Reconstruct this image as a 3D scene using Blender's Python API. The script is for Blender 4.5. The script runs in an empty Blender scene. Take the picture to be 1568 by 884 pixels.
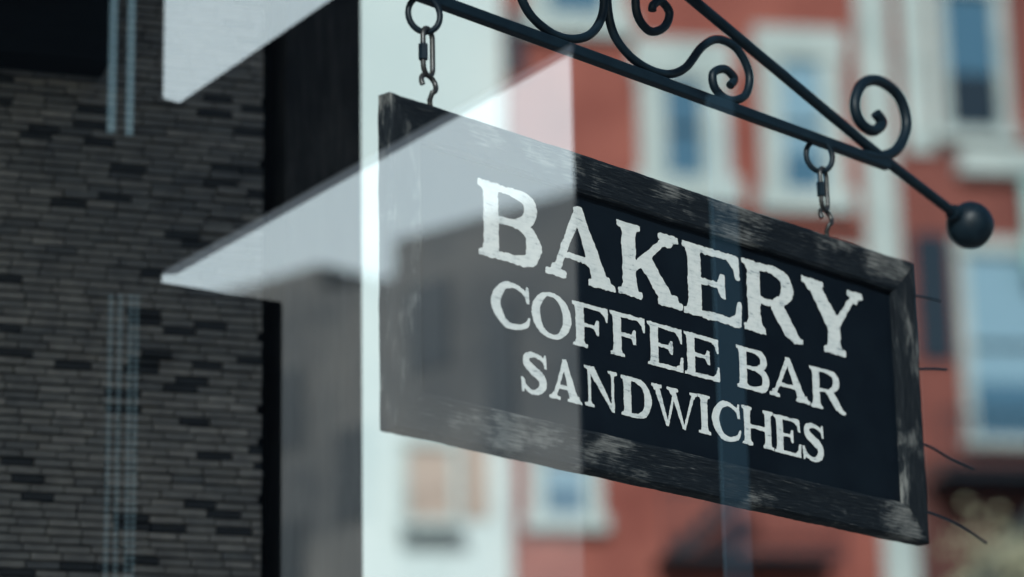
import bpy, bmesh, math, random
import numpy as np
from mathutils import Vector, Matrix, noise
random.seed(7); np.random.seed(7)
S=bpy.context.scene
COL=S.collection

# ---------------------------------------------------------------- materials
def mat(name, col=(.5,.5,.5), rough=.6, metal=0, spec=.5):
    m=bpy.data.materials.new(name); m.use_nodes=True
    b=m.node_tree.nodes['Principled BSDF']
    b.inputs['Base Color'].default_value=(*col,1)
    b.inputs['Roughness'].default_value=rough
    b.inputs['Metallic'].default_value=metal
    b.inputs['Specular IOR Level'].default_value=spec
    return m,m.node_tree,b
def N(nt,t,**k):
    n=nt.nodes.new(t)
    for a,v in k.items(): setattr(n,a,v)
    return n
def noise_tex(nt,scale=(1,1,1),s=5,detail=6,rough=.6,dist=0):
    tc=N(nt,'ShaderNodeTexCoord'); mp=N(nt,'ShaderNodeMapping'); mp.inputs['Scale'].default_value=scale
    no=N(nt,'ShaderNodeTexNoise'); no.inputs['Scale'].default_value=s; no.inputs['Detail'].default_value=detail
    no.inputs['Roughness'].default_value=rough; no.inputs['Distortion'].default_value=dist
    nt.links.new(tc.outputs['Object'],mp.inputs[0]); nt.links.new(mp.outputs[0],no.inputs['Vector'])
    return no
def ramp(nt,src,stops):
    r=N(nt,'ShaderNodeValToRGB'); e=r.color_ramp.elements
    while len(e)<len(stops): e.new(.5)
    for i,(p,c) in enumerate(stops):
        e[i].position=p; e[i].color=(*c,1)
    nt.links.new(src,r.inputs[0]); return r
def bump(nt,src,b,strength=.3,dist=.002):
    bp=N(nt,'ShaderNodeBump'); bp.inputs['Strength'].default_value=strength; bp.inputs['Distance'].default_value=dist
    nt.links.new(src,bp.inputs['Height']); nt.links.new(bp.outputs[0],b.inputs['Normal']); return bp
def varied(name,c1,c2,s=4,scale=(1,1,1),rough=.8,bs=.3,bd=.004,spec=.4,metal=0,detail=6):
    m,nt,b=mat(name,c1,rough,metal,spec)
    n=noise_tex(nt,scale,s,detail)
    r=ramp(nt,n.outputs[0],[(.3,c1),(.7,c2)])
    nt.links.new(r.outputs[0],b.inputs['Base Color'])
    bump(nt,n.outputs[0],b,bs,bd)
    return m
def wood(name,scale,dark=(.003,.006,.010),mid=(.014,.019,.024),light=(.26,.26,.25),st=(.44,.58,.86),bs=.8,patch=(7,7,11),pa=.22,base=0.0):
    m,nt,b=mat(name,dark,.6,0,.18)
    g=noise_tex(nt,scale,1.0,8,.70,.25)            # fibre
    p=noise_tex(nt,patch,1.0,5,.6,.3)              # scuffed patches
    mr=N(nt,'ShaderNodeMapRange'); mr.inputs['From Min'].default_value=.50; mr.inputs['From Max'].default_value=.64
    mr.inputs['To Min'].default_value=base; mr.inputs['To Max'].default_value=pa
    nt.links.new(p.outputs[0],mr.inputs['Value'])
    a=N(nt,'ShaderNodeMath',operation='ADD'); nt.links.new(g.outputs[0],a.inputs[0]); nt.links.new(mr.outputs[0],a.inputs[1])
    r=ramp(nt,a.outputs[0],[(st[0],dark),(st[1],mid),(st[2],light)])
    nt.links.new(r.outputs[0],b.inputs['Base Color'])
    bump(nt,g.outputs[0],b,bs,.004)
    rr=ramp(nt,g.outputs[0],[(.3,(.5,.5,.5)),(.7,(.8,.8,.8))]); nt.links.new(rr.outputs[0],b.inputs['Roughness'])
    return m

M_woodH=wood('charred_wood_h',(22,140,420))
M_woodV=wood('charred_wood_v',(420,140,22),patch=(11,7,7))
M_panel=varied('black_sign_paint',(.0018,.0045,.009),(.005,.010,.016),9,(1,1,1),.6,.25,.0008,.12)
M_white,nt,b=mat('white_sign_paint',(.75,.77,.74),.6)
n=noise_tex(nt,(1,1,1),70,7,.75); n2=noise_tex(nt,(40,40,300),1,4,.6)
mx=N(nt,'ShaderNodeMath',operation='MULTIPLY_ADD'); mx.inputs[1].default_value=.5
mm=N(nt,'ShaderNodeMath',operation='MULTIPLY'); mm.inputs[1].default_value=.5
nt.links.new(n2.outputs[0],mm.inputs[0]); nt.links.new(n.outputs[0],mx.inputs[0]); nt.links.new(mm.outputs[0],mx.inputs[2])
r=ramp(nt,mx.outputs[0],[(.36,(.25,.28,.30)),(.42,(.66,.70,.70)),(.54,(.80,.82,.80))])
nt.links.new(r.outputs[0],b.inputs['Base Color']); bump(nt,mx.outputs[0],b,.3,.0006)

M_iron=varied('painted_iron',(.0025,.009,.016),(.007,.019,.029),25,(1,1,1),.45,.35,.0015,.28)
M_steel=varied('zinc_steel',(.04,.045,.05),(.10,.095,.09),60,(1,1,1),.4,.3,.0006,.5,metal=.7)
M_redA=varied('red_brick_paint',(.19,.049,.037),(.32,.100,.074),.9,(1,1,1),.9,.2,.01)
M_redB=varied('red_brick_dark',(.13,.039,.032),(.24,.076,.058),.8,(1,1,1),.9,.2,.01)
M_redC=varied('brown_brick',(.06,.023,.020),(.11,.039,.032),.8,(1,1,1),.9,.2,.01)
M_pale=varied('pale_stucco',(.50,.58,.58),(.58,.65,.64),.5,(1,1,1),.85,.1,.01)
M_palefar=varied('white_render',(.80,.88,.92),(.86,.92,.95),.5,(1,1,1),.85,.1,.01)
M_stone=varied('pale_stone_trim',(.32,.38,.37),(.47,.52,.50),1.2,(1,1,1),.85,.1,.01)
M_glassB,_,_=mat('window_glass_sky',(.05,.13,.20),.12,0,.8)  # blue sky reflection put into the base colour
M_glassL,_,_=mat('window_glass_pale_sky',(.21,.34,.42),.15,0,.8)  # paler sky reflection, also put into the base colour
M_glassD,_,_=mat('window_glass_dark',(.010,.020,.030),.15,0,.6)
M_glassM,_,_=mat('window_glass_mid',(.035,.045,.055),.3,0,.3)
M_beige=varied('tan_panel',(.33,.24,.19),(.42,.31,.25),1,(1,1,1),.9,.1,.01)
M_teal=varied('teal_paint',(.25,.47,.45),(.33,.52,.5),1,(1,1,1),.7,.1,.005)
M_darkwall=varied('black_timber_cladding',(.002,.004,.007),(.005,.008,.012),3,(1,1,6),.85,.3,.004,.08)
M_post=wood('dark_post_wood',(60,60,5),(.005,.007,.010),(.020,.022,.025),(.07,.07,.072),(.36,.52,.80),.6,patch=(4,4,3),pa=.12)
M_black,_,_=mat('black_recess',(.002,.003,.004),.9,0,.1)
M_whiteTrim=varied('white_board_paint',(.74,.78,.80),(.84,.86,.88),3,(1,1,1),.7,.1,.002)
M_midwall=varied('weathered_facade',(.075,.085,.095),(.27,.25,.23),.7,(1,1,1.6),.9,.2,.01,detail=8)
M_conc=varied('concrete',(.22,.22,.21),(.3,.3,.29),3,(1,1,1),.9,.2,.003)
M_asph=varied('asphalt',(.04,.04,.042),(.06,.06,.06),20,(1,1,1),.9,.4,.003)
M_line=varied('road_paint',(.6,.6,.57),(.75,.75,.72),8,(1,1,1),.8,.1,.001)
M_leaf=varied('leaves',(.24,.25,.14),(.62,.58,.42),3,(1,1,1),.7,.1,.005)
M_bark=varied('bark',(.06,.045,.035),(.12,.09,.07),12,(1,1,.3),.9,.5,.01)
M_metalblue,_,_=mat('blue_grey_metal',(.04,.11,.16),.6)
M_tealmetal,_,_=mat('pale_blue_strip',(.42,.64,.70),.6)
M_tealdim,_,_=mat('galvanised_strip',(.24,.36,.39),.6)
M_brick,nt,b=mat('thin_brick',(.1,.1,.1),.7)
at=N(nt,'ShaderNodeAttribute'); at.attribute_name='tone'
n=noise_tex(nt,(1,1,2),22,6,.65)
r=ramp(nt,at.outputs['Fac'],[(0,(.02,.026,.034)),(.25,(.15,.158,.168)),(.7,(.29,.28,.268)),(1,(.46,.44,.42))])
rn=ramp(nt,n.outputs[0],[(.3,(.5,.5,.53)),(.7,(1,1,1))])
mxx=N(nt,'ShaderNodeMixRGB',blend_type='MULTIPLY'); mxx.inputs[0].default_value=1
nt.links.new(r.outputs[0],mxx.inputs[1]); nt.links.new(rn.outputs[0],mxx.inputs[2]); nt.links.new(mxx.outputs[0],b.inputs['Base Color'])
bump(nt,n.outputs[0],b,.5,.003)
M_pane=bpy.data.materials.new('reflective_window_glass'); M_pane.use_nodes=True
nt=M_pane.node_tree; nt.nodes.clear()
o=N(nt,'ShaderNodeOutputMaterial'); mix=N(nt,'ShaderNodeMixShader'); mix.inputs[0].default_value=.36
t=N(nt,'ShaderNodeBsdfTransparent'); t.inputs[0].default_value=(.87,.98,1,1)
g=N(nt,'ShaderNodeBsdfGlossy'); g.inputs['Roughness'].default_value=0; g.inputs[0].default_value=(.84,.96,1,1)
nt.links.new(t.outputs[0],mix.inputs[1]); nt.links.new(g.outputs[0],mix.inputs[2]); nt.links.new(mix.outputs[0],o.inputs[0])

# ---------------------------------------------------------------- helpers
def empty(name,loc=(0,0,0),rz=0):
    e=bpy.data.objects.new(name,None); e.location=loc; e.rotation_euler=(0,0,rz); e.empty_display_size=.2; COL.objects.link(e); return e
def mesh(name,v,f,m,parent=None,smooth=False):
    me=bpy.data.meshes.new(name); me.from_pydata(v,[],f); me.update()
    if m: me.materials.append(m)
    if smooth:
        for p in me.polygons: p.use_smooth=True
    o=bpy.data.objects.new(name,me); COL.objects.link(o); o.parent=parent
    return o
BF=[(0,3,2,1),(4,5,6,7),(0,1,5,4),(1,2,6,5),(2,3,7,6),(3,0,4,7)]
def bv(lo,hi):
    a,b_,c=lo; d,e,f=hi
    return [(a,b_,c),(d,b_,c),(d,e,c),(a,e,c),(a,b_,f),(d,b_,f),(d,e,f),(a,e,f)]
def box(name,lo,hi,m,parent=None,bevel=0):
    o=mesh(name,bv(lo,hi),BF,m,parent)
    if bevel:
        md=o.modifiers.new('b','BEVEL'); md.width=bevel; md.segments=2
    return o
def slab(name,pts,y0,y1,m,parent):
    n=len(pts); v=[(x,y0,z) for x,z in pts]+[(x,y1,z) for x,z in pts]
    f=[tuple(range(n)),tuple(reversed(range(n,2*n)))]+[(i,i+n,(i+1)%n+n,(i+1)%n) for i in range(n)]
    o=mesh(name,v,f,m,parent)
    bm=bmesh.new(); bm.from_mesh(o.data); bmesh.ops.recalc_face_normals(bm,faces=bm.faces)
    bmesh.ops.triangulate(bm,faces=[q for q in bm.faces if len(q.verts)>4]); bm.to_mesh(o.data); bm.free()
    return o
def catmull(P,k=8,cyc=False):
    out=[]; n=len(P)
    rng=range(n) if cyc else range(n-1)
    for i in rng:
        g=lambda j:(P[j%n] if cyc else P[max(0,min(n-1,j))])
        p0,p1,p2,p3=[np.array(g(i+d),float) for d in(-1,0,1,2)]
        for s in range(k):
            t=s/k
            out.append(.5*((2*p1)+(-p0+p2)*t+(2*p0-5*p1+4*p2-p3)*t*t+(-p0+3*p1-3*p2+p3)*t**3))
    if not cyc: out.append(np.array(P[-1],float))
    return out
def tube(name,pts,r,m,parent,cyc=False,smooth=True,radii=None):
    c=bpy.data.curves.new(name,'CURVE'); c.dimensions='3D'; c.bevel_depth=r; c.bevel_resolution=4; c.use_fill_caps=True
    P=catmull(pts,8,cyc) if smooth else [np.array(p,float) for p in pts]
    sp=c.splines.new('POLY'); sp.points.add(len(P)-1)
    for i,p in enumerate(P):
        sp.points[i].co=(*p,1)
        if radii: sp.points[i].radius=radii(i/(len(P)-1))
    sp.use_cyclic_u=cyc; sp.use_smooth=True
    c.materials.append(m)
    o=bpy.data.objects.new(name,c); COL.objects.link(o); o.parent=parent; return o

# ================================================================ hanging sign
SL,SH=1.279,.499
SZ=2.448
SROT=math.atan2(.7297,.6838)
SLOC=(-.1692,4.0,SZ)
sign=empty('hanging_sign',SLOC,SROT)
FW=.063
def frame_piece(L):
    prof=[(0,.028),(0,.004),(.004,.0005),(.012,0),(FW*.5,.0012),(FW-.006,.001),(FW-.001,.004),(FW,.0135),(FW,.028)]
    n=110; v=[];f=[]
    for i in range(n+1):
        t=i/n
        for j,(d,y) in enumerate(prof):
            x=d+(L-2*d)*t
            w1=noise.noise(Vector((x*14,j*.7,L*3)))*.0012+noise.noise(Vector((x*60,j*.4,L*7)))*.0008
            dd=d+(w1 if j<4 or j in(6,) else 0)
            yy=y+(noise.noise(Vector((x*25,j*3.1,5+L)))*.0004 if 0<j<6 else 0)
            v.append((x,yy,dd))
    k=len(prof)
    for i in range(n):
        for j in range(k-1):
            a=i*k+j; f.append((a,a+1,a+k+1,a+k))
    return v,f
def place(v,fn): return [fn(*p) for p in v]
vb,fb=frame_piece(SL)
mesh('frame_rail_bottom',vb,fb,M_woodH,sign)
v2,f2=frame_piece(SL+.0001)
mesh('frame_rail_top',place(v2,lambda x,y,d:(x,y,SH-d)),[tuple(reversed(q)) for q in f2],M_woodH,sign)
v3,f3=frame_piece(SH)
mesh('frame_stile_near',place(v3,lambda x,y,d:(d,y-.0006,x)),[tuple(reversed(q)) for q in f3],M_woodV,sign)
mesh('frame_stile_far',place(v3,lambda x,y,d:(SL-d,y-.0006,SH-x)),f3,M_woodV,sign)
box('panel',(FW-.01,.0125,FW-.01),(SL-FW+.01,.026,SH-FW+.01),M_panel,sign)
box('panel_back',(.004,.0262,.004),(SL-.004,.0285,SH-.004),M_darkwall,sign)

# ---- hand painted lettering from distance fields
def sd_poly(P,X,Y):
    P=np.array(P,float); d=np.full(X.shape,1e9); s=np.ones(X.shape); n=len(P)
    for i in range(n):
        a=P[i]; b_=P[i-1]; ex,ey=b_[0]-a[0],b_[1]-a[1]; wx,wy=X-a[0],Y-a[1]
        t=np.clip((wx*ex+wy*ey)/(ex*ex+ey*ey+1e-12),0,1)
        d=np.minimum(d,(wx-ex*t)**2+(wy-ey*t)**2)
        c1=Y>=a[1]; c2=Y<b_[1]; c3=ex*wy>ey*wx
        flip=(c1&c2&c3)|(~c1&~c2&~c3); s=np.where(flip,-s,s)
    return s*np.sqrt(d)
def sd_stroke(P,X,Y):
    Q=catmull(P,7); d=np.full(X.shape,1e9)
    for a,b_ in zip(Q[:-1],Q[1:]):
        ex,ey=b_[0]-a[0],b_[1]-a[1]; wx,wy=X-a[0],Y-a[1]
        t=np.clip((wx*ex+wy*ey)/(ex*ex+ey*ey+1e-12),0,1)
        d=np.minimum(d,np.hypot(wx-ex*t,wy-ey*t)-(a[2]+(b_[2]-a[2])*t))
    return d
def serif(xa,xb,y,up,sx0,sx1):
    h=.06;k=.16
    if up: return [(sx0,y),(sx1,y),(sx1,y+h),(xb+.3*(sx1-xb),y+h+.02),(xb,y+k),(xa,y+k),(xa-.3*(xa-sx0),y+h+.02),(sx0,y+h)]
    return [(sx0,y),(sx1,y),(sx1,y-h),(xb+.3*(sx1-xb),y-h-.02),(xb,y-k),(xa,y-k),(xa-.3*(xa-sx0),y-h-.02),(sx0,y-h)]
def stem(x0,x1,bl=.1,br=.1,tl=.1,tr=.1,y0=0,y1=1):
    o=[('p',[(x0,y0+.02),(x1,y0+.02),(x1,y1-.02),(x0,y1-.02)])]
    if bl is not None: o.append(('p',serif(x0,x1,y0,True,x0-bl,x1+br)))
    if tl is not None: o.append(('p',serif(x0,x1,y1,False,x0-tl,x1+tr)))
    return o
def glyph(c,W):
    T=.26 if W>1.0 else .24
    a=.1; x1=a+T
    if c=='B':
        return stem(a,x1,.1,.02,.1,.02)+[('s',[(x1-.05,.955,.042),(.56*W,.955,.047),(.77*W,.90,.085),(.84*W,.76,.115),(.77*W,.62,.08),(.56*W,.535,.04),(x1-.05,.53,.036)]),
          ('s',[(x1-.05,.535,.036),(.58*W,.53,.042),(.82*W,.45,.085),(W-.135,.28,.13),(.80*W,.10,.09),(.56*W,.048,.048),(x1-.05,.045,.042)])]
    if c=='D':
        return stem(a,x1,.1,.02,.1,.02)+[('s',[(x1-.05,.955,.045),(.5*W,.95,.05),(.76*W,.84,.09),(W-.13,.5,.13),(.76*W,.16,.09),(.5*W,.05,.05),(x1-.05,.045,.045)])]
    if c=='R':
        return stem(a,x1,.1,.1,.1,.02)+[('s',[(x1-.05,.955,.042),(.5*W,.955,.047),(.70*W,.90,.085),(.76*W,.74,.12),(.68*W,.57,.08),(.5*W,.48,.042),(x1-.05,.47,.038)]),
          ('p',[(.42*W,.49),(.42*W+T*1.15,.53),(W-.13,.12),(W-.06,.055),(W,.06),(W,0),(W-.17,-.01),(W-.13-T,.06)])]
    if c in 'EF':
        W2=W-.02
        o=stem(a,x1,.1,.1 if c=='F' else .0,.1,0)
        o+=[('p',[(x1-.05,1),(W2,1),(W2+.01,.68),(W2-.05,.68),(W2-.11,.83),(W2-.24,.915),(x1-.05,.92)]),
            ('p',[(x1-.05,.55),(.60*W,.55),(.66*W,.67),(.72*W,.67),(.72*W,.35),(.66*W,.35),(.60*W,.475),(x1-.05,.475)])]
        if c=='E': o+=[('p',[(x1-.05,0),(W,0),(W+.01,.34),(W-.05,.34),(W-.11,.17),(W-.24,.085),(x1-.05,.08)])]
        return o
    if c=='A':
        return [('p',[(.13,.04),(.23,.04),(.53*W,.95),(.44*W,1.0)]),('p',[(.41*W,1.02),(.53*W,1.02),(W-.11,.04),(W-.12-T*1.2,.04)]),
                ('p',[(.24*W,.28),(.72*W,.28),(.70*W,.355),(.26*W,.355)]),
                ('p',serif(.13,.23,0,True,0,.38)),('p',serif(W-.11-T*1.1,W-.11,0,True,W-.2-T*1.2,W))]
    if c=='K':
        return stem(a,x1,.1,.1,.1,.1)+[('p',[(x1-.05,.33),(x1-.05,.47),(W-.32,.96),(W-.19,.96)]),('p',serif(W-.31,W-.20,1,False,W-.45,W-.05)),
                ('p',[(x1+.05,.50),(x1+.2,.66),(x1+.26,.66),(W-.09,.04),(W-.12-T*1.15,.04)]),('p',serif(W-.12-T,W-.11,0,True,W-.2-T*1.1,W))]
    if c=='Y':
        m=.5*W
        return stem(m-T/2,m+T/2,.11,.11,None,None,0,.5)+[('p',[(.09,.96),(.11+T*1.15,.96),(m+T*.5,.48),(m+T*.4,.38),(m-T*.5,.36)]),
                ('p',[(W-.23,.96),(W-.12,.96),(m+T*.5,.42),(m,.4),(m,.46)]),('p',serif(.13,.11+T,1,False,0,.22+T)),('p',serif(W-.22,W-.13,1,False,W-.35,W))]
    if c=='H':
        t=T*.9
        return stem(.09,.09+t,.09,.08,.09,.08)+stem(W-.09-t,W-.09,.08,.09,.08,.09)+[('p',[(.2,.455),(W-.2,.455),(W-.2,.545),(.2,.545)])]
    if c=='I':
        return stem(W/2-T/2,W/2+T/2,W/2-T/2,W/2-T/2,W/2-T/2,W/2-T/2)
    if c=='N':
        return stem(.13,.22,.12,.12,None,None)+stem(W-.22,W-.13,None,None,.12,.12)+[('p',[(0,1),(.06+T*1.15,1),(W-.13,.02),(W-.13,-.02),(W-.2,-.02),(.13,.92),(0,.95)])]
    if c=='W':
        t=.20
        return [('p',[(.08,.96),(.08+t,.96),(.34*W+.02,.0),(.34*W-.07,.0)]),('p',[(.46*W,.84),(.50*W,.84),(.34*W+.02,0),(.34*W-.05,0)]),
                ('p',[(.40*W,.96),(.40*W+t,.96),(.70*W+.02,0),(.70*W-.07,0)]),('p',[(W-.19,.96),(W-.10,.96),(.70*W+.02,0),(.70*W-.05,0)]),
                ('p',serif(.09,.08+t,1,False,0,.17+t)),('p',serif(.41*W,.40*W+t,1,False,.33*W,.46*W+t)),('p',serif(W-.18,W-.11,1,False,W-.3,W))]
    if c=='O': return [('o',W)]
    if c=='C':
        return [('s',[(W-.09,.66,.03),(W-.13,.83,.05),(.60*W,.96,.052),(.32*W,.88,.085),(.15,.5,.14),(.32*W,.12,.09),(.60*W,.04,.055),(W-.14,.14,.05),(W-.03,.30,.03)]),
                ('p',[(W-.13,.9),(W-.1,1.0),(W-.05,1.0),(W-.02,.64),(W-.09,.64)])]
    if c=='S':
        return [('s',[(W-.09,.70,.025),(W-.15,.86,.045),(.52*W,.96,.05),(.25*W,.89,.085),(.22*W,.72,.115),(.48*W,.56,.12),(.76*W,.42,.12),(.80*W,.22,.11),(.62*W,.07,.07),(.40*W,.04,.05),(.15*W,.14,.05),(.05,.32,.025)]),
                ('p',[(W-.14,.86),(W-.12,1),(W-.07,1),(W-.04,.67),(W-.10,.67)]),('p',[(.0,.34),(.06,.34),(.13,.14),(.08,0),(.03,0)])]
def letter(c,u0,u1,v0,v1,V,F,seed,grow):
    h=v1-v0; W=(u1-u0)/h
    st=.019; m=.06
    xs=np.arange(-m,W+m+st,st); ys=np.arange(-m,1+m+st,st); X,Y=np.meshgrid(xs,ys)
    D=np.full(X.shape,1e9)
    for k,p in glyph(c,W):
        if k=='p': d=sd_poly(p,X,Y)
        elif k=='s': d=sd_stroke(p,X,Y)
        else:
            cx=W/2
            def el(a,b_): return (np.sqrt(((X-cx)/a)**2+((Y-.5)/b_)**2)-1)*min(a,b_)
            d=np.maximum(el(W/2,.52),-el(W/2-.255,.435))
        D=np.minimum(D,d)
    nz=np.zeros(X.shape)
    for j in range(X.shape[0]):
        for i in range(X.shape[1]):
            if abs(D[j,i])<.07:
                nz[j,i]=noise.noise(Vector((X[j,i]*5+seed*7,Y[j,i]*5,0)))*.018+noise.noise(Vector((X[j,i]*18+seed*7,Y[j,i]*22,3)))*.018
    D=D-grow+nz
    cache={}
    def vid(key,x,y):
        if key not in cache:
            cache[key]=len(V); V.append((u0+x*h,.0112,v0+y*h))
        return cache[key]
    ny,nx=D.shape
    for j in range(ny-1):
        for i in range(nx-1):
            cs=[(j,i),(j,i+1),(j+1,i+1),(j+1,i)]; dv=[D[q] for q in cs]
            if min(dv)>=0: continue
            poly=[]
            for a in range(4):
                p,q=cs[a],cs[(a+1)%4]; dp,dq=dv[a],dv[(a+1)%4]
                if dp<0: poly.append(vid(p,xs[p[1]],ys[p[0]]))
                if (dp<0)!=(dq<0):
                    t=dp/(dp-dq); key=(min(p,q),max(p,q))
                    poly.append(vid(key,xs[p[1]]+(xs[q[1]]-xs[p[1]])*t,ys[p[0]]+(ys[q[0]]-ys[p[0]])*t))
            if len(poly)>2: F.append(tuple(poly))
lines=[('lettering_bakery',.2965,.412,'BAKERY',[(.190,.325),(.335,.492),(.501,.653),(.659,.801),(.810,.963),(.967,1.133)]),
 ('lettering_coffee_bar',.195,.264,'COFFEEBAR',[(.213,.298),(.302,.389),(.393,.474),(.4787,.561),(.566,.650),(.655,.7405),(.7852,.868),(.868,.9735),(.977,1.071)]),
 ('lettering_sandwiches',.102,.1645,'SANDWICHES',[(.276,.334),(.337,.4095),(.416,.4914),(.500,.571),(.572,.682),(.684,.7128),(.7165,.789),(.793,.872),(.8755,.944),(.949,1.009)])]
sd=0
for nm,v0,v1,txt,sp in lines:
    V=[];F=[]
    for i,(c,(a,b_)) in enumerate(zip(txt,sp)):
        sd+=1; dv=random.uniform(-.0012,.0012)
        vt=v1+(.004*(i/len(txt)) if nm.endswith('bakery') else 0)
        letter(c,a,b_,v0+dv,vt+dv,V,F,sd,.011 if nm.endswith('bakery') else .007)
    mesh(nm,V,F,M_white,sign)

wires=empty('wire',SLOC,SROT)
for i,p in enumerate([[(1.25,.03,.436),(1.33,.035,.456),(1.423,.05,.468)],[(1.25,.03,.305),(1.33,.03,.322),(1.40,.03,.333)],
          [(1.25,.03,.186),(1.33,.03,.184),(1.41,.04,.176),(1.495,.05,.172)],[(1.25,.03,.066),(1.33,.03,.064),(1.43,.04,.056),(1.52,.05,.040)]]):
    tube('strand_%d'%i,p,.0023,M_iron,wires)

# ================================================================ bracket
br=empty('wrought_iron_bracket',SLOC,SROT)
yc=.014
box('horizontal_bar',(-.37,yc-.0085,.6635),(1.235,yc+.0085,.6815),M_iron,br,.0025)
tube('diagonal_strut',[(-.37,yc,1.18),(.718,yc,.838),(1.162,yc,.700),(1.24,yc,.677),(1.479,yc,.614)],.0095,M_iron,br,smooth=False,radii=lambda t:1.0)
def scroll(name,pts,r=.0072):
    tube(name,[(a,yc,b_) for a,b_ in pts],r,M_iron,br)
scroll('scroll_c',[(.42,.87),(.345,.873),(.295,.835),(.280,.775),(.305,.715),(.355,.690),(.405,.690),(.455,.712),(.485,.755),(.487,.81),(.465,.845),(.435,.838),(.43,.815)])
scroll('scroll_s',[(.60,.897),(.55,.885),(.515,.845),(.497,.785),(.508,.730),(.545,.700),(.595,.688),(.645,.693),(.688,.716),(.731,.7624),(.775,.787),(.824,.782),(.853,.746),(.840,.705),(.797,.686),(.762,.696),(.757,.722),(.787,.738),(.812,.728),(.800,.712)])
scroll('scroll_curl',[(.60,.872),(.575,.835),(.566,.793),(.575,.767),(.602,.755),(.636,.772),(.650,.8005),(.630,.815),(.610,.803),(.607,.793)])
scroll('end_scroll',[(1.165,.676),(1.215,.684),(1.268,.712),(1.299,.764),(1.2805,.812),(1.222,.827),(1.172,.808),(1.147,.767),(1.158,.736),(1.195,.727),(1.224,.748),(1.208,.763)],.0098)
bm=bmesh.new(); bmesh.ops.create_icosphere(bm,subdivisions=5,radius=.043)
for v in bm.verts: v.co*=1+noise.noise(v.co*40)*.03
me=bpy.data.meshes.new('ball_finial'); bm.to_mesh(me); bm.free(); me.materials.append(M_iron)
for p in me.polygons: p.use_smooth=True
o=bpy.data.objects.new('ball_finial',me); o.location=(1.479,yc,.614); o.parent=br; COL.objects.link(o)
tube('ball_collar',[(1.425,yc,.6285),(1.447,yc,.6225)],.0145,M_iron,br,smooth=False)
box('wall_plate',(-.385,-.03,.62),(-.371,.058,1.24),M_iron,br,.002)

# ================================================================ chains
def chain(u):
    e=empty('hanging_chain',SLOC,SROT)
    rot=.45
    ring=[(u+.025*math.cos(a)*math.cos(rot),yc-.025*math.cos(a)*math.sin(rot),.644+.028*math.sin(a)) for a in np.linspace(0,2*math.pi,24,endpoint=False)]
    tube('ring',ring,.0047,M_iron,e,True,False)
    L=[]
    for a in np.linspace(0,math.pi,10): L.append((.0135*math.cos(a),.0235+.0135*math.sin(a)))
    for a in np.linspace(math.pi,2*math.pi,10): L.append((.0135*math.cos(a),-.0235+.0135*math.sin(a)))
    r2=-.25
    tube('quick_link',[(u+.003+x*math.cos(r2),yc-.004-x*math.sin(r2),.584+z) for x,z in L],.0040,M_steel,e,True,False)
    bm=bmesh.new(); bmesh.ops.create_cone(bm,cap_ends=True,segments=6,radius1=.0072,radius2=.0072,depth=.024)
    me=bpy.data.meshes.new('link_nut'); bm.to_mesh(me); bm.free(); me.materials.append(M_iron)
    o=bpy.data.objects.new('link_nut',me); o.location=(u+.003-.0135*math.cos(r2),yc-.004+.0135*math.sin(r2),.58); o.parent=e; COL.objects.link(o)
    P=[]
    for a in np.linspace(math.radians(200),math.radians(-75),16): P.append((u+.002+.0145*math.cos(a),yc-.006+.004*math.sin(a),.534+.0145*math.sin(a)))
    P+=[(u+.010,yc,.512),(u+.011,yc,.495)]
    tube('screw_hook',P,.0040,M_steel,e,False,False)
    return e
chain(.083); chain(1.0366)

# ================================================================ brick building on the left
BR=math.atan2(.326,.945)
bb=empty('brick_building',(-.73,5.4,0),BR)
V=[];F=[];T=[]
rh=.0160; z=0; row=0
while z<3.9:
    x=-2.4-(row%2)*.03+random.uniform(-.012,0)
    while x<.257:
        w=.062*random.uniform(.9,1.12)
        x1=min(x+w-.0030,.257)
        if x1-x>.008:
            pr=random.uniform(0,.004)+(random.random()<.08)*.006; g=random.uniform(.0034,.0046)
            b0=len(V); wob=random.uniform(-.0006,.0006)
            V+=bv((x,-.006-pr,z+wob),(x1,.004,z+rh-g+wob)); F+=[tuple(q+b0 for q in f) for f in BF]
            tn=min(1,max(0,random.gauss(.54,.12)+.25*noise.noise(Vector((x*2,z*2,0))))); 
            if random.random()<.08: tn=0
            T+=[tn]*6
        x+=w
    z+=rh; row+=1
o=mesh('brick_courses',V,F,M_brick,bb)
at=o.data.attributes.new('tone','FLOAT','FACE'); at.data.foreach_set('value',T)
box('wall_core',(-8,.006,0),(.257,.24,3.9),M_black,bb)
box('recess',(.257,.1,0),(.296,.24,3.9),M_black,bb)
box('corner_post',(.296,-.03,0),(.452,.24,3.9),M_post,bb,.003)
box('body',(-8,.245,0),(.45,6,3.9),M_darkwall,bb)
box('shade_overhang',(-8,-2.5,3.9),(.1,.24,4.3),M_whiteTrim,bb)  # unseen overhang, added to keep the brick wall in shade
box('upper_storey',(-8,-2.2,4.3),(.09,6,10),M_redB,bb)
box('upper_block',(.101,.245,3.9),(.44,6,10),M_redB,bb)
box('utility_box',(-.75,-.12,3.475),(-.068,-.0175,3.86),M_darkwall,bb,.006)
for i in range(3):
    box('upper_window_%d'%i,(-6.5+2.2*i,-2.24,5.6),(-5.4+2.2*i,-2.202,7.4),M_glassD,bb)
box('bracket_beam',(-.52,-.08,.62),(-.386,.12,1.452),M_darkwall,None,.004).parent=br

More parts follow.
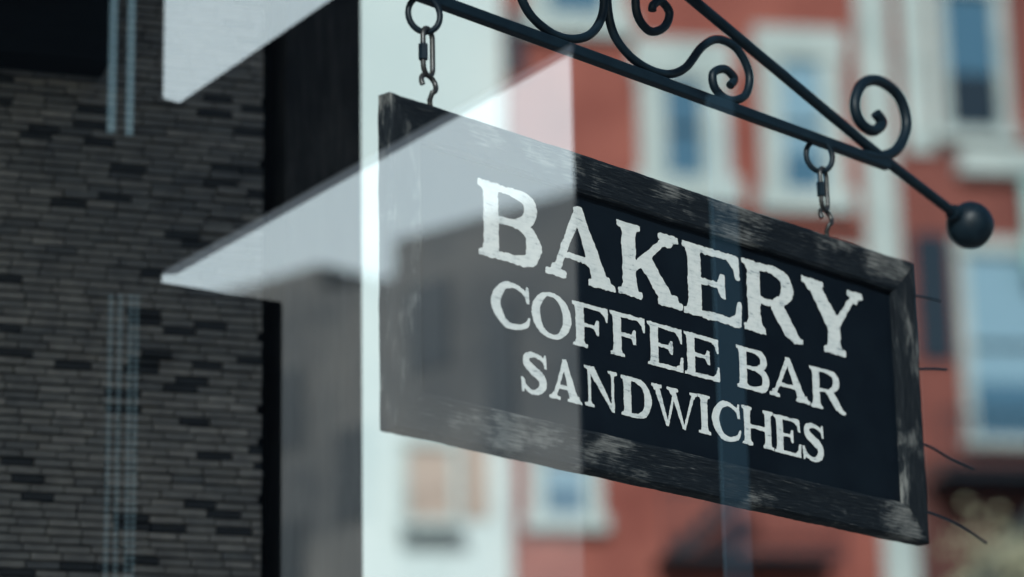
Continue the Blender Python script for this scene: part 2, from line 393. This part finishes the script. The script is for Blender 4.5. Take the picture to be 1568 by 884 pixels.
# ================================================================ far street: facades
FR=math.atan2(.174,.985)
def window(par,x0,x1,z0,z1,gm,tm=M_stone,s=.14,bars=True,tag='window'):
    box(tag+'_sill',(x0-s*1.3,-.22,z0-s),(x1+s*1.3,.0,z0),tm,par)
    box(tag+'_head',(x0-s*1.2,-.14,z1),(x1+s*1.2,.0,z1+s*1.5),tm,par)
    box(tag+'_jamb_a',(x0-s,-.10,z0),(x0,.0,z1),tm,par)
    box(tag+'_jamb_b',(x1,-.10,z0),(x1+s,.0,z1),tm,par)
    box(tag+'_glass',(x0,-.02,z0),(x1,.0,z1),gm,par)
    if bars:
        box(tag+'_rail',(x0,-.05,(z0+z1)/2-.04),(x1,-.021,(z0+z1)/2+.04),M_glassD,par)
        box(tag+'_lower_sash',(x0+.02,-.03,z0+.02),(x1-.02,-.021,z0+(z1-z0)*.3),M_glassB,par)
A=empty('red_brick_building',(0,42,0),FR)
box('walls',(0,0,0),(5.5,9,23),M_redA,A); box('cornice',(-.05,-.5,23),(5.55,9,23.6),M_stone,A)
box('corner_pilaster',(5.5,-.12,0),(6.02,9,23.3),M_stone,A)
window(A,2.42,2.98,15.35,16.95,M_glassB,s=.42)
window(A,4.25,4.88,15.2,17.35,M_glassL,s=.34)
window(A,.65,1.5,17.9,19.6,M_glassL,s=.35)
box('dark_window',(.0,-.03,16.9),(.26,0,17.9),M_glassD,A)
window(A,.42,1.02,10.1,11.7,M_glassL,s=.24)
window(A,2.4,3.0,19.6,21.2,M_glassB,s=.3); window(A,4.25,4.9,19.6,21.2,M_glassB,s=.3)
for zz in (3.4,6.9,12.4):
    for xx in (.5,2.5,4.4): window(A,xx,xx+.75,zz,zz+1.6,M_glassB,s=.2)
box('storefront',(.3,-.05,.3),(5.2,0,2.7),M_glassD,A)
box('belt_course',(.02,-.08,14.45),(5.49,-.001,14.6),M_redC,A)
B=empty('red_brick_building',(0,42,0),FR)
box('walls',(6.03,0,11.1),(15,9,22),M_redB,B); box('cornice',(6.03,-.5,22),(15,9,22.6),M_stone,B)
box('lower_walls',(6.03,-.05,0),(15,9,11.08),M_redC,B)
box('pilaster',(6.22,-.1,15.9),(6.66,0,20.5),M_stone,B)
window(B,6.95,7.75,16.3,18.6,M_glassB,s=.2,bars=False); box('blind',(6.96,-.04,16.31),(7.74,-.021,17.25),M_glassD,B)
box('lintel_band',(7.0,-.3,15.55),(9.5,0,15.95),M_stone,B)
window(B,7.05,8.6,11.4,14.3,M_glassL,s=.16,bars=True)
box('shutter',(6.25,-.06,12.6),(6.8,0,14.6),M_glassD,B)
box('shop_sign_board',(7.9,-.5,13.9),(8.6,-.45,15.4),M_teal,B)
window(B,10.2,11.2,16.3,18.4,M_glassB,s=.2); window(B,10.2,11.2,11.6,13.8,M_glassB,s=.2)
for zz in (3.6,7.2):
    for xx in (6.8,9,11.2): window(B,xx,xx+.8,zz,zz+1.7,M_glassB,s=.2)
C=empty('pale_building',(0,42,0),FR)
box('walls',(-16,0.3,0),(-.02,9,25),M_pale,C); box('cornice',(-16,-.2,25),(-.02,9,25.5),M_stone,C)
window(C,-1.6,-.95,10.0,11.1,M_beige,s=.12,bars=False)
box('tan_sign',(-.75,.25,10.1),(-.35,.3,11.5),M_beige,C)
for zz in (3.2,6.6,14,17.6,21):
    for xx in (-14,-11.5,-9,-6.5): window(C,xx,xx+.9,zz,zz+1.7,M_glassL,s=.15)
fe=empty('fire_escape',(0,42,0),FR)
box('platform',(2.0,-1.0,9.35),(4.6,-.02,9.42),M_iron,fe)
for i in range(14): box('baluster_%d'%i,(2.0+.2*i,-1.0,9.42),(2.03+.2*i,-.97,10.3),M_iron,fe)
box('rail',(2.0,-1.0,10.3),(4.6,-.96,10.35),M_iron,fe)
slab('stair',[(2.0,9.4),(2.25,9.4),(3.4,10.4),(3.15,10.5)],-.9,-.5,M_iron,fe)
fe2=empty('fire_escape',(0,42,0),FR)
box('platform',(6.2,-1.1,10.6),(9.2,-.06,10.68),M_iron,fe2)
for i in range(16): box('baluster_%d'%i,(6.2+.2*i,-1.1,10.68),(6.23+.2*i,-1.07,11.5),M_iron,fe2)
box('rail',(6.2,-1.1,11.5),(9.25,-1.05,11.56),M_iron,fe2)
slab('stair',[(6.3,9.0),(6.6,9.0),(8.3,10.6),(8.0,10.6)],-1.0,-.5,M_iron,fe2)

# ================================================================ shop window pane close to the photographer
sw=empty('shop_window',(0,1.2,0),math.radians(45))
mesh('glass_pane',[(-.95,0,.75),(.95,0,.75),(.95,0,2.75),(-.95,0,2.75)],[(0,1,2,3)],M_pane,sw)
box('frame_sill',(-1.02,-.04,.68),(1.02,.04,.748),M_darkwall,sw,.004); box('frame_head',(-1.02,-.04,2.752),(1.02,.04,2.82),M_darkwall,sw,.004)
box('frame_jamb_a',(-1.02,-.038,.75),(-.952,.038,2.75),M_darkwall,sw); box('frame_jamb_b',(.952,-.038,.75),(1.02,.038,2.75),M_darkwall,sw)
box('base_panel',(-1.02,-.03,.12),(1.02,.03,.678),M_darkwall,sw)

# ---- added dark mask and strips on the right, shaped for the pane's reflection
ns=empty('reflection_mask',(4.2,1.2,0),math.radians(90))
box('mask_block',(.13,-.3,0),(3.5,0,6),M_darkwall,ns)  # added dark block that ends the bright reflection on the right
slab('mask_wall',[(-.674,3.096),(.129,3.55),(.129,6),(-.243,6),(-.243,3.72),(-.641,3.4375),(-.677,3.448),(-.677,6),(-3.2,6),(-3.2,0),(-.442,0),(-.442,3.03),(-.674,3.074)],-.03,0,M_darkwall,ns)  # added dark sheet, cut to leave bright wedges in the reflection
slab('double_edge_strip',[(-.674,3.094),(.128,3.547),(.128,3.530),(-.645,3.092)],-.012,-.004,M_whiteTrim,ns)  # white strip imitating the doubled edge of the glass reflection
box('strip_a',(-.780,.004,3.375),(-.764,.012,4.1),M_tealmetal,ns); box('strip_b',(-.744,.004,3.37),(-.729,.012,4.1),M_tealmetal,ns)
V=[];F=[]
for x0 in (-.770,-.752,-.732,-.720):
    z=2.35
    while z<3.05:
        b0=len(V); V+=bv((x0,.004,z),(x0+.008,.008,z+.007)); F+=[tuple(q+b0 for q in f) for f in BF]; z+=.0115
mesh('perforated_strip',V,F,M_tealdim,ns)
box('blue_reflection_bar',(.385,.004,2.0),(.435,.04,3.42),M_metalblue,ns)  # bar added to give a faint blue streak in the pane
# ---- reflected facade, plus a pale wall added and turned sunward to brighten the reflection
ob=empty('reflected_building',(14.8,1.2,0),math.radians(135))
box('reflector_wall',(-6,-1.5,0),(4,0,12),M_palefar,ob)  # added reflector that fills the mask openings with brightness
slab('lower_facade',[(-5,0),(3,0),(3,6.3),(-.55,6.42),(-.55,6.2),(-1.19,6.25),(-1.19,6.42),(-5,6.5)],.003,.4,M_midwall,ob)
for i,(a,b_,c,d) in enumerate([(-1.73,-1.33,5.34,5.83),(-.436,-.10,5.6,6.1),(.2,.42,5.0,5.87),(-1.05,-.70,4.83,5.38),(-1.69,-1.33,4.35,4.92),(-.51,-.13,4.4,4.93)]):
    box('window_%d'%i,(a,.402,c),(b_,.412,d),M_glassM,ob)

# ================================================================ ground, road, pavement, tree
mesh('ground',[(-400,-400,0),(400,-400,0),(400,400,0),(-400,400,0)],[(0,1,2,3)],M_conc)
mesh('road',[(-200,14,.004),(200,14,.004),(200,36,.004),(-200,36,.004)],[(0,1,2,3)],M_asph)
rm=empty('road_marking')
for i in range(20): mesh('dash_%d'%i,[(-60+6*i,24.9,.008),(-57+6*i,24.9,.008),(-57+6*i,25.1,.008),(-60+6*i,25.1,.008)],[(0,1,2,3)],M_line,rm)
box('pavement',(-60,-6,.0),(60,13.8,.12),M_conc)
box('kerb',(-60,13.802,.0),(60,14,.125),M_stone)
box('kerb',(-60,36,.0),(60,36.2,.12),M_stone)
tr=empty('street_tree',(5.7,31,0))
tube('trunk',[(0,0,0),(.05,.02,2.2),(-.05,.05,4),(.1,0,5.6)],.13,M_bark,tr,radii=lambda t:1.2-.7*t)
for i in range(9):
    a=i*2.4; tube('limb_%d'%i,[(0,.02,3+i*.25),(.5*math.cos(a),.5*math.sin(a),3.9+i*.25),(1.1*math.cos(a),1.1*math.sin(a),4.4+i*.25)],.05,M_bark,tr,radii=lambda t:1-.7*t)
V=[];F=[]
for k in range(64):
    c=Vector((random.gauss(0,.6),random.gauss(0,.6),random.uniform(4.0,7.45)))
    if math.hypot(c.x,c.y)>1.5: continue
    for j in range(60):
        p=c+Vector([random.gauss(0,.16) for _ in range(3)]); d1=Vector([random.uniform(-1,1) for _ in range(3)]).normalized()*.07; d2=Vector([random.uniform(-1,1) for _ in range(3)]).normalized()*.04
        b0=len(V); V+=[tuple(p-d1),tuple(p+d2),tuple(p+d1),tuple(p-d2)]; F.append((b0,b0+1,b0+2,b0+3))
mesh('crown',V,F,M_leaf,tr)

# ================================================================ light
el=math.radians(28); az=Vector((-.1,-.995,0)).normalized()
sun_dir=Vector((az.x*math.cos(el),az.y*math.cos(el),math.sin(el)))
L=bpy.data.lights.new('sun','SUN'); L.energy=4.9; L.angle=math.radians(.5); L.color=(1,.965,.93)
so=bpy.data.objects.new('sun',L); so.rotation_euler=sun_dir.to_track_quat('Z','Y').to_euler(); so.location=(-10,-10,20); COL.objects.link(so)
w=bpy.data.worlds.new('World'); S.world=w; w.use_nodes=True; nt=w.node_tree
sk=N(nt,'ShaderNodeTexSky',sky_type='NISHITA'); sk.sun_disc=False; sk.sun_elevation=el; sk.sun_rotation=math.atan2(az.x,az.y)%(2*math.pi)
bg=nt.nodes['Background']; bg.inputs[1].default_value=.12; nt.links.new(sk.outputs[0],bg.inputs[0])

# ================================================================ camera
cam=bpy.data.cameras.new('camera'); co=bpy.data.objects.new('camera',cam); COL.objects.link(co)
p=math.atan(.2867); Fv=Vector((0,math.cos(p),math.sin(p))); U0=Vector((0,-math.sin(p),math.cos(p))); R0=Vector((1,0,0))
R=(R0-.0186*U0).normalized(); U=(U0+.0186*R0).normalized()
co.matrix_world=Matrix(((R.x,U.x,-Fv.x,0),(R.y,U.y,-Fv.y,0),(R.z,U.z,-Fv.z,1.5),(0,0,0,1)))
cam.lens=103.25; cam.sensor_width=36; cam.clip_end=1000; cam.clip_start=.05
cam.dof.use_dof=True; cam.dof.focus_distance=4.6; cam.dof.aperture_fstop=2.0; cam.dof.aperture_blades=0
S.camera=co
S.view_settings.view_transform='Standard'; S.view_settings.look='None'; S.view_settings.exposure=0
